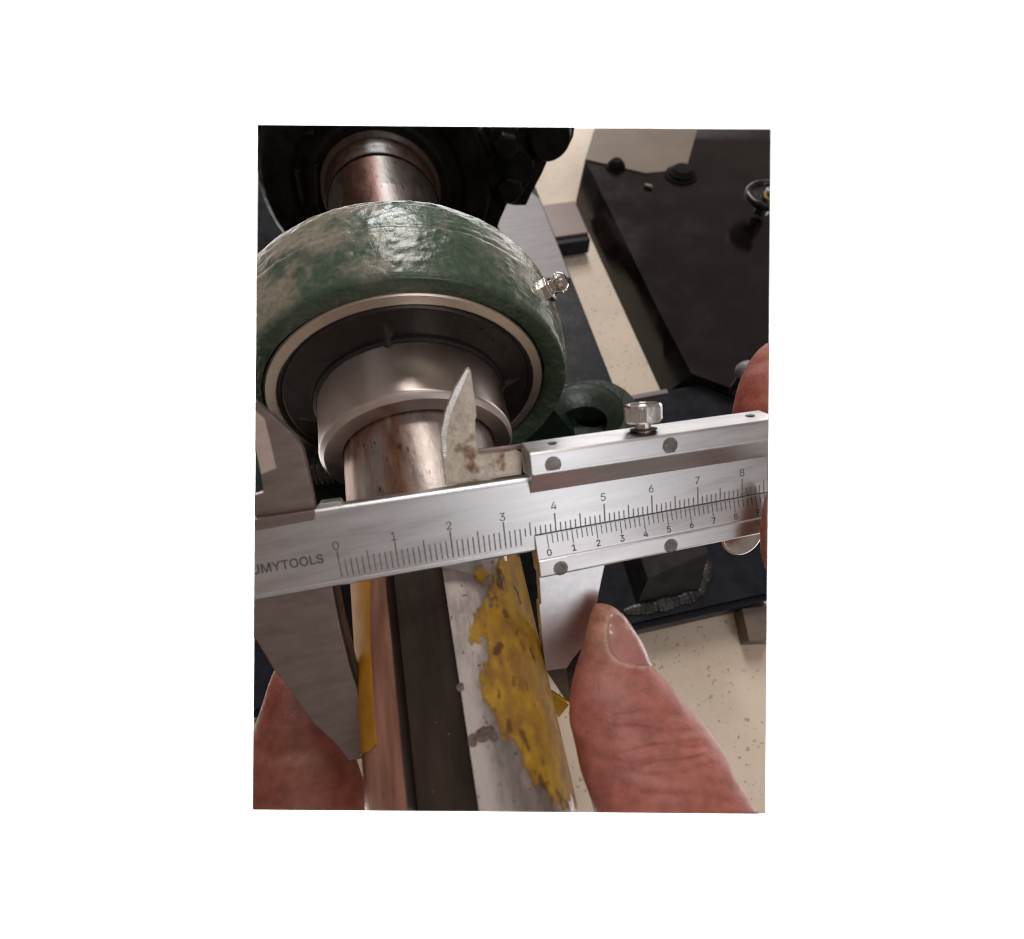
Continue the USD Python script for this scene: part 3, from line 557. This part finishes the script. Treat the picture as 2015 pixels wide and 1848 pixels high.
obj('moving_jaw', prism(mj, CAL, -3.0, -0.6), 'jaw_steel', T)
mt = [(35.5, -26.6), (40.0, -27.0), (41.5, -25.4), (42.5, -29.0), (40.2, -36.0), (39.5, -35.6)]
obj('moving_jaw_tip', prism([(35.55, -26.55), (40.05, -26.95), (40.2, -36.0), (39.4, -35.2)], CAL, -3.0, -1.0), 'olive_steel', T)
obj('shaded_jaw_edge', prism([(40.0, -27.0), (45.5, -21.05), (44.0, -27), (40.2, -36.0)], CAL, -3.0, -1.9), 'black_bolt', T)  # bevel painted black for the shade beside the thumb
uj = [(20.5, 15.0), (34.9, 14.9), (35.3, 19.0), (34.5, 19.5), (27.75, 19.6), (27.25, 19.9), (27.15, 24.0), (27.3, 26.2), (27.65, 26.9), (27.75, 29.2), (27.6, 33.2), (27.55, 35.2), (27.2, 35.75), (26.7, 35.4), (24.4, 32.4), (22.3, 28.7), (20.85, 24.6), (20.55, 19.9)]
obj('moving_inside_jaw', prism(uj, CAL, -4.4, -2.4), 'worn_steel', T)
# serrated bevel along the knife edge
ke = [(20.57, 19.9), (20.87, 24.6), (22.32, 28.7), (24.42, 32.4), (26.75, 35.4)]
ins = [(21.2, 19.9), (21.8, 24.4), (23.3, 28.3), (25.2, 31.6), (27.2, 35.0)]
nk = 44
tt = np.linspace(0, 4, nk + 1); kp = np.array([[np.interp(x, range(5), [p[c] for p in ke]) for c in (0, 1)] for x in tt]); ip = np.array([[np.interp(x, range(5), [p[c] for p in ins]) for c in (0, 1)] for x in tt])
ser = [prism([tuple(kp[a]), tuple(kp[a] * 0.2 + kp[a + 1] * 0.8), tuple(ip[a] * 0.25 + ip[a + 1] * 0.75), tuple(ip[a])], CAL, -2.45, -2.28 + 0.09 * rng.random()) for a in range(nk)]
obj('knife_edge', cat(*ser), 'bright_steel', T)
obj('jaw_bridge_back', prism([(27.4, 19.5), (36, 19.3), (36, 20.2), (27.4, 20.4)], CAL, -5.4, -4.4), 'shaded_steel', T)
# screws
for s, h, n in ((39.75, 16.95 + 0.2, 2.8), (62.7, 17.55, 2.8)):
    sc = rod(cw(s, h, n - 1.5), cw(s, h, n + 0.06), 1.32, n=32, ch=0.12); obj('rail_screw', sc, 'screw_steel', T, smooth=40)
    obj('screw_gap', lathe([(1.30, 0), (1.52, 0), (1.52, 0.03), (1.30, 0.03)], 40, (cw(s, h, n), E1, E2, E3)), 'engraving', T)
for s, h, n in ((39.95, -3.4, 1.35), (63.1, -2.95, 1.35)):
    hh = h - 0.54 + (s) * math.sin(th) * 0 + 0.2
    sc = rod(cw(s, hh, n - 1.5), cw(s, hh, n + 0.06), 1.25, n=32, ch=0.12); obj('rail_screw', sc, 'screw_steel', T, smooth=40)
    obj('screw_gap', lathe([(1.24, 0), (1.45, 0), (1.45, 0.03), (1.24, 0.03)], 40, (cw(s, hh, n), E1, E2, E3)), 'engraving', T)
for s in (41.0, 82.5):
    obj('set_screw', rod(cw(s, 20.3, -1.2), cw(s, 20.33 + 0.1, -1.2), 0.9, n=20), 'engraving', T)
# knurled lock screw
ls, ln = 59.3, -1.0
fr = (cw(ls, 0, ln), E1, E3, -E2)
LSC = obj('lock_screw', lathe([(0.01, -25.0), (2.4, -25.0), (2.7, -25.5), (3.25, -25.5), (3.55, -25.1), (3.55, -22.4), (3.2, -22.0), (1.6, -21.8), (1.5, -19.6), (0.01, -19.6)], 14, fr, closed=False), 'bright_steel', T)
kn = []
for k in range(14):
    a = 2 * math.pi * (k + 0.5) / 14
    if k % 3 == 0: continue
    c = cw(ls, 23.75, ln) + (E1 * math.cos(a) + E3 * math.sin(a)) * 3.42
    rad = E1 * math.cos(a) + E3 * math.sin(a); tan = -E1 * math.sin(a) + E3 * math.cos(a)
    for u in (-0.45, 0.1, 0.6):
        bb = trimesh.creation.box([0.34, 0.22, 2.5]); kn.append(trimesh.Trimesh(c + tan * u + bb.vertices[:, :1] * tan + bb.vertices[:, 1:2] * rad + bb.vertices[:, 2:] * E2, bb.faces))
obj('knurling', cat(*kn), 'bright_steel', LSC)
obj('rust_stain', lathe([(1.4, -20.62), (2.6, -20.6), (2.6, -20.5), (1.4, -20.5)], 30, (cw(ls, 0.05, ln), E1, E3, -E2)), 'grime', LSC)
# thumb roller at the lower right
rf = (cw(81.0, -4.6, -3.6), E1, E2, E3)
obj('thumb_roller', lathe([(0.01, 0), (4.6, 0), (5.0, 0.3), (5.0, 2.3), (4.6, 2.6), (0.01, 2.6)], 60, rf, closed=False), 'zinc', T, smooth=30)
# engraved scales: lines are stuff, numerals are single pieces
def mark(s0, h0, s1, h1, w, frame=CAL, n=0.0):
    d = np.array([s1 - s0, h1 - h0]); d /= np.linalg.norm(d); nn = np.array([-d[1], d[0]]) * w / 2
    a, b = np.array([s0, h0]), np.array([s1, h1])
    return prism([tuple(a + nn), tuple(a - nn), tuple(b - nn), tuple(b + nn)], frame, n + 0.004, n + 0.012)
ticks = []
for k in range(0, 86):
    bottom = 1.7 if k < 34 else 3.35 + max(0, (k - 36)) * 0.0150
    top = 7.0 if k % 10 == 0 else (6.0 if k % 5 == 0 else 5.0)
    if k > 36: top += 0.0165 * (k - 36)
    ticks.append(mark(k, bottom, k, top, 0.25 if k % 10 else 0.28))
obj('main_scale_lines', cat(*ticks), 'tick_engraving', T, kind='stuff')
slope = math.atan2(1.0 - 0.22, 4.35)
VF = (PV[0] + PV[3] * 0, PV[3], PV[1], PV[2])
vt = []
e2v = np.array([math.cos(slope), 0]); 
VO = cw(38.14, 2.62 - 0.03, 0.23)
vs = E1 * math.cos(th) + E2 * math.sin(th); vh0 = E2 * math.cos(th) - E1 * math.sin(th)
vh = vh0 * math.cos(slope * 0.98) - E3 * math.sin(slope * 0.98); vn = np.cross(vs, vh)
phi = math.atan2(0.78, 4.35); vh = vh0 * math.cos(phi) - E3 * math.sin(phi); vn = np.cross(vs, vh)
def vplane(s, h):                               # point on the bevelled vernier face; h measured down the slope from its upper edge
    return PV[0] + PV[1] * 3.2 + E3 * 0.22 + vs * s + vh * h
VFR = (vplane(0, 0), vs, vh, vn)
for k in range(0, 49):
    s = 38.12 + k * 0.9965
    if s > END - 0.3: break
    L = 2.75 if k % 5 == 0 else 1.95
    vt.append(mark(s, -0.12, s, -L, 0.18, VFR))
obj('vernier_scale_lines', cat(*vt), 'engraving', T, kind='stuff')
def text(ch, s, h, size, frame, m='engraving', name='numeral', n=0.0, bold=False, stretch=1.0):
    mt = meshkit.text_mesh(ch, size, 0.01, bold); mt.apply_scale([stretch, 1, 1]); b = mt.bounds
    mt.apply_translation([s - (b[0][0] + b[1][0]) / 2, h, n + 0.004])
    o, a, bb, c = (np.array(x) for x in frame)
    return obj(name, trimesh.Trimesh(o + mt.vertices[:, :1] * a + mt.vertices[:, 1:2] * bb + mt.vertices[:, 2:] * c, mt.faces, process=False), m, T)
for k in range(9):
    text(str(k), k * 10 - 0.05, 6.9 + 0.014 * k * 10 * (k > 3) + 0.3 * (k > 1), 1.55, CAL)
for k in range(10):
    text(str(k), 38.1 + 4.985 * k, -4.22, 1.25, VFR, bold=True)
mt = meshkit.text_mesh('UMYTOOLS', 1.62, 0.01, True); b = mt.bounds
text('UMYTOOLS', -8.4, 4.95, 1.62, CAL, name='lettering', bold=True, stretch=11.9 / (b[1][0] - b[0][0]))

# ------------------------------------------------------------------ hands
def loft(rows, n=96, sub=260, k_depth=0.82, tip=True, seed=0, wrinkle=None):
    """Finger lofted through sections (left px, right px, row px, depth mm): each a rounded section facing the viewer's side, with real depth."""
    R = np.array(rows, float)
    d = np.concatenate([[0], np.cumsum(np.hypot(np.diff((R[:, 0] + R[:, 1]) / 2), np.diff(R[:, 2])))]); d /= d[-1]
    from scipy.interpolate import PchipInterpolator
    f = PchipInterpolator(d, R); u = np.linspace(0, 1, sub) ** 1.15; Q = f(u)
    th_ = np.linspace(0, 2 * math.pi, n, endpoint=False)
    V = []
    for l, r_, y, D in Q:
        c = deep((l + r_) / 2, y, D); a = (r_ - l) / 2 * D / 975; b = a * k_depth
        ct, st_ = np.cos(th_), np.sin(th_)
        V.append(c + a * ct[:, None] * CX + b * (np.sign(st_) * np.abs(st_) ** 0.92)[:, None] * CZ)
    V = np.array(V); m = len(V)
    if wrinkle is not None: V = V + wrinkle(V, u[:, None], th_[None, :])[..., None] * (0.25 * CX * np.cos(th_)[None, :, None] + CZ * np.sin(th_)[None, :, None])
    Vf = V.reshape(-1, 3); Vf = np.vstack([Vf, V[0].mean(0), V[-1].mean(0)])
    i = np.arange(m - 1)[:, None]; j = np.arange(n)[None, :]; q = lambda i, j: i * n + (j % n)
    F_ = np.concatenate([np.stack([q(i, j), q(i, j + 1), q(i + 1, j + 1)], -1).reshape(-1, 3), np.stack([q(i, j), q(i + 1, j + 1), q(i + 1, j)], -1).reshape(-1, 3)])
    jj = np.arange(n)
    F_ = np.vstack([F_, np.c_[np.full(n, m * n), (jj + 1) % n, jj], np.c_[np.full(n, m * n + 1), q(m - 1, jj), q(m - 1, (jj + 1))]])
    t = trimesh.Trimesh(Vf, F_, process=False); t.fix_normals(); return t, V, u, th_
def skin_col(base, red, seed, amount=1.0):
    def f(v):
        b, r = np.array(base), np.array(red)
        w = np.clip((fb(v, 0.16, 4, seed) - 0.35) * 2.2, 0, 1)[:, None]
        c = b + (r - b) * w
        return c * (0.88 + 0.24 * fb(v, 0.9, 3, seed + 3))[:, None]
    return f
def px6(a, b): return (1480 + a / 2.464) * 2015 / 2990, (1650 + b / 2.464) * 2015 / 2990
thumb_out = [(640, 720, 285, 98), (628, 765, 300, 98), (612, 805, 330, 98), (592, 850, 380, 98), (580, 900, 450, 97), (560, 945, 520, 96.5), (542, 985, 600, 96), (512, 1028, 700, 95), (492, 1085, 770, 94), (468, 1180, 870, 92.5), (452, 1285, 1000, 91), (452, 1395, 1115, 89.5), (476, 1478, 1225, 88), (500, 1550, 1335, 86.5), (528, 1605, 1465, 85), (575, 1690, 1600, 83.5), (612, 1765, 1720, 82), (628, 1830, 1810, 81)]
rows = []
for l, r_, y, D in thumb_out:
    a, yy_ = px6(l, y); b, _ = px6(r_, y); rows.append((a, b, yy_, D))
def thumb_wr(V, u, t):
    vpx = np.arange(0)
    w = 0 * u + 0 * t
    rel = V - CAM; dz = -(rel @ CZ); py = 924 - 975 * (rel @ CY) / dz; pxx = 1007.5 + 975 * (rel @ CX) / dz
    for cy, amp, wid, x0, sl in ((1438, 0.34, 6, 1290, 0.05), (1473, 0.42, 6, 1310, -0.06), (1456, 0.16, 5, 1330, 0.10), (1499, 0.36, 6, 1330, -0.22), (1532, 0.22, 8, 1300, 0.12), (1405, 0.15, 6, 1290, 0.0), (1565, 0.16, 8, 1320, 0.1)):
        line = cy + (pxx - x0) * sl + 4 * np.sin(pxx * 0.045 + cy)
        w = w - amp * np.exp(-((py - line) / wid) ** 2) * np.clip((pxx - (x0 - 95)) / 70, 0, 1) + 0.5 * amp * np.exp(-((py - line - wid * 2.0) / (wid * 1.3)) ** 2) * np.clip((pxx - (x0 - 95)) / 70, 0, 1)
    w = w + (fb(V.reshape(-1, 3), 0.22, 3, 77).reshape(V.shape[:2]) - 0.5) * 0.55
    return w * np.clip(np.sin(t) + 0.25, 0, 1)
T = Thing('right_hand', 'right hand with its thumb pressing the lower moving jaw from the right', 'hand')
tmsh, TV, tu, tth = loft(rows, wrinkle=thumb_wr)
NAIL = [px6(a, b) for a, b in ((735, 372), (760, 335), (815, 345), (870, 395), (930, 475), (985, 590), (1045, 722), (975, 730), (880, 722), (800, 690), (745, 640), (722, 570), (715, 470))]
tip_c = deep(*px6(650, 420), 92)
def thumb_col(v):
    c = skin_col((0.385, 0.132, 0.102), (0.30, 0.092, 0.076), 11)(v)
    w = np.exp(-(np.linalg.norm(v - tip_c, axis=1) / 6.5) ** 2)
    c = c + (np.array([0.50, 0.27, 0.185]) - c) * (w * 0.9)[:, None]
    from shapely import distance, points as shp_points
    rel = v - CAM; dz = -(rel @ CZ); py_ = 924 - 975 * (rel @ CY) / dz; px_ = 1007.5 + 975 * (rel @ CX) / dz
    e = distance(shp_points(px_, py_), Polygon(NAIL).exterior)
    w = np.clip(1.25 - e / 7.0, 0, 1) * (px_ < px6(1010, 0)[0]) * (0.55 + 0.6 * (fb(v, 1.6, 3, 19) - 0.3))
    return c + (np.array([0.60, 0.40, 0.33]) - c) * np.clip(w, 0, 0.85)[:, None]
TH = obj('thumb', tmsh, 'skin', T, smooth=True, color=thumb_col)
# nail: a thin plate that follows the tip, on the side turned to the right
def nail_patch(V, u, th_, outline, lift):
    """outline in photo coordinates of crop 6; keeps the thumb's own curvature."""
    rel = V - CAM; dz = -(rel @ CZ); py = 924 - 975 * (rel @ CY) / dz; pxx = 1007.5 + 975 * (rel @ CX) / dz
    from shapely import contains_xy
    Pn = Polygon(outline); front = (np.sin(th_) > -0.28)[None, :] & (py < 1400)
    keep = contains_xy(Pn.buffer(14), pxx, py) & front
    return keep, pxx, py, Pn
no = [px6(a, b) for a, b in ((735, 372), (760, 335), (815, 345), (870, 395), (930, 475), (985, 590), (1045, 722), (975, 730), (880, 722), (800, 690), (745, 640), (722, 570), (715, 470))]
near_nail, pxx, py, Pn = nail_patch(TV, tu, tth, no, 0.3)
from shapely import contains_xy, distance, points as shp_points
V0 = TV.copy(); cen = V0.mean(1, keepdims=True); out = V0 - cen; out /= np.maximum(np.linalg.norm(out, axis=2, keepdims=True), 1e-6)
ins_ = contains_xy(Pn, pxx, py); dist = distance(shp_points(pxx, py), Pn.exterior); sd = np.where(ins_, dist, -dist)
right_side = (np.cos(tth) > 0.2)[None, :] & (np.sin(tth) <= 0.15)[None, :]
sd = np.where(right_side & (py > px6(0, 345)[1]) & (py < px6(0, 715)[1]) & (np.sin(tth) > -0.35)[None, :], np.maximum(sd, 6), sd)
h = np.clip(sd / 4.0, -1, 1) * 0.24 - 0.04
NV = V0 + out * h[..., None]
mN, nN = NV.shape[:2]; ii, jj2 = np.meshgrid(np.arange(mN - 1), np.arange(nN), indexing='ij')
ok = (sd[:-1] > -5) & (sd[1:] > -5) & (np.roll(sd, -1, 1)[:-1] > -5) & (np.roll(sd, -1, 1)[1:] > -5) & (np.sin(tth) > -0.4)[None, :]
a_, b_ = ii[ok], jj2[ok]; q2 = lambda i, j: i * nN + (j % nN)
nf = np.concatenate([np.stack([q2(a_, b_), q2(a_, b_ + 1), q2(a_ + 1, b_ + 1)], -1), np.stack([q2(a_, b_), q2(a_ + 1, b_ + 1), q2(a_ + 1, b_)], -1)])
nm = trimesh.Trimesh(NV.reshape(-1, 3), nf, process=False); nm.remove_unreferenced_vertices()
if (nm.face_normals @ CZ).mean() < 0: nm.invert()
def nail_col(v):
    rel = v - CAM; dz = -(rel @ CZ); py_ = 924 - 975 * (rel @ CY) / dz; px_ = 1007.5 + 975 * (rel @ CX) / dz
    tip_, base_, pale = np.array([0.50, 0.235, 0.185]), np.array([0.42, 0.175, 0.16]), np.array([0.56, 0.34, 0.265])
    t = np.clip((py_ - px6(0, 380)[1]) / (px6(0, 700)[1] - px6(0, 380)[1]), 0, 1)[:, None]
    c = tip_ + (base_ - tip_) * t
    edge = distance(shp_points(px_, py_), Pn.exterior); left_ = (px_ < px6(930, 0)[0])
    c = c + (pale - c) * (np.clip(1 - edge / 5.0, 0, 1) * left_ * 0.9)[:, None]
    return c
obj('thumbnail', nm, 'nail', TH, smooth=True, color=nail_col)
# finger of the same hand behind the caliper, and the edge of another in front of its end
def px4(a, b): return (1950 + a / 2.64) * 2015 / 2990, (950 + b / 2.64) * 2015 / 2990
fr_ = [(1490, 1520, 640, 122), (1478, 1545, 668, 121), (1462, 1560, 705, 120), (1452, 1562, 745, 119), (1447, 1562, 790, 118), (1446, 1562, 830, 118), (1450, 1560, 880, 118), (1458, 1555, 930, 118)]
fr2 = [(1508, 1550, 676, 120), (1492, 1580, 690, 120), (1476, 1600, 715, 120), (1462, 1610, 745, 119), (1452, 1615, 780, 118.5), (1446, 1615, 815, 118), (1444, 1610, 850, 118), (1450, 1600, 890, 118)]
mf, *_ = loft(fr2, n=72, sub=120)
obj('index_finger', mf, 'skin', T, smooth=50, color=skin_col((0.40, 0.12, 0.085), (0.32, 0.085, 0.06), 15), label='reddish fingertip behind the far end of the caliper')
fr3 = [(1530, 1560, 945, 98), (1515, 1590, 965, 98), (1505, 1610, 1005, 98), (1501, 1620, 1050, 98), (1502, 1620, 1085, 98), (1508, 1610, 1115, 98), (1520, 1590, 1140, 98)]
mf, *_ = loft(fr3, n=72, sub=120)
obj('middle_finger', mf, 'skin', T, smooth=50, color=skin_col((0.36, 0.12, 0.085), (0.26, 0.075, 0.055), 18))
T = Thing('left_hand', 'left fingertip pinching the fixed jaw from behind at the lower left', 'hand')
def px8(a, b): return (730 + a / 3.36) * 2015 / 2990, (1850 + b / 3.36) * 2015 / 2990
lf_out = [(270, 400, 325, 107), (240, 470, 370, 106.5), (215, 520, 430, 106), (185, 590, 520, 105.5), (158, 650, 620, 105), (120, 740, 740, 104.5), (85, 800, 850, 104), (52, 865, 960, 104), (20, 930, 1100, 103), (-10, 985, 1230, 102.5), (-30, 1035, 1350, 102), (-50, 1075, 1480, 101), (-62, 1110, 1600, 100), (-68, 1135, 1735, 99)]
rows = [(px8(l, y)[0], px8(r_, y)[0], px8(0, y)[1], D) for l, r_, y, D in lf_out]
def lwr(V, u, t): return (fb(V.reshape(-1, 3), 0.2, 3, 90).reshape(V.shape[:2]) - 0.5) * 0.6 * np.clip(np.sin(t) + 0.3, 0, 1)
mf, *_ = loft(rows, wrinkle=lwr)
obj('thumb', mf, 'skin', T, smooth=True, color=skin_col((0.20, 0.066, 0.042), (0.135, 0.032, 0.023), 25))  # skin colour darkened for the shade of the jaw
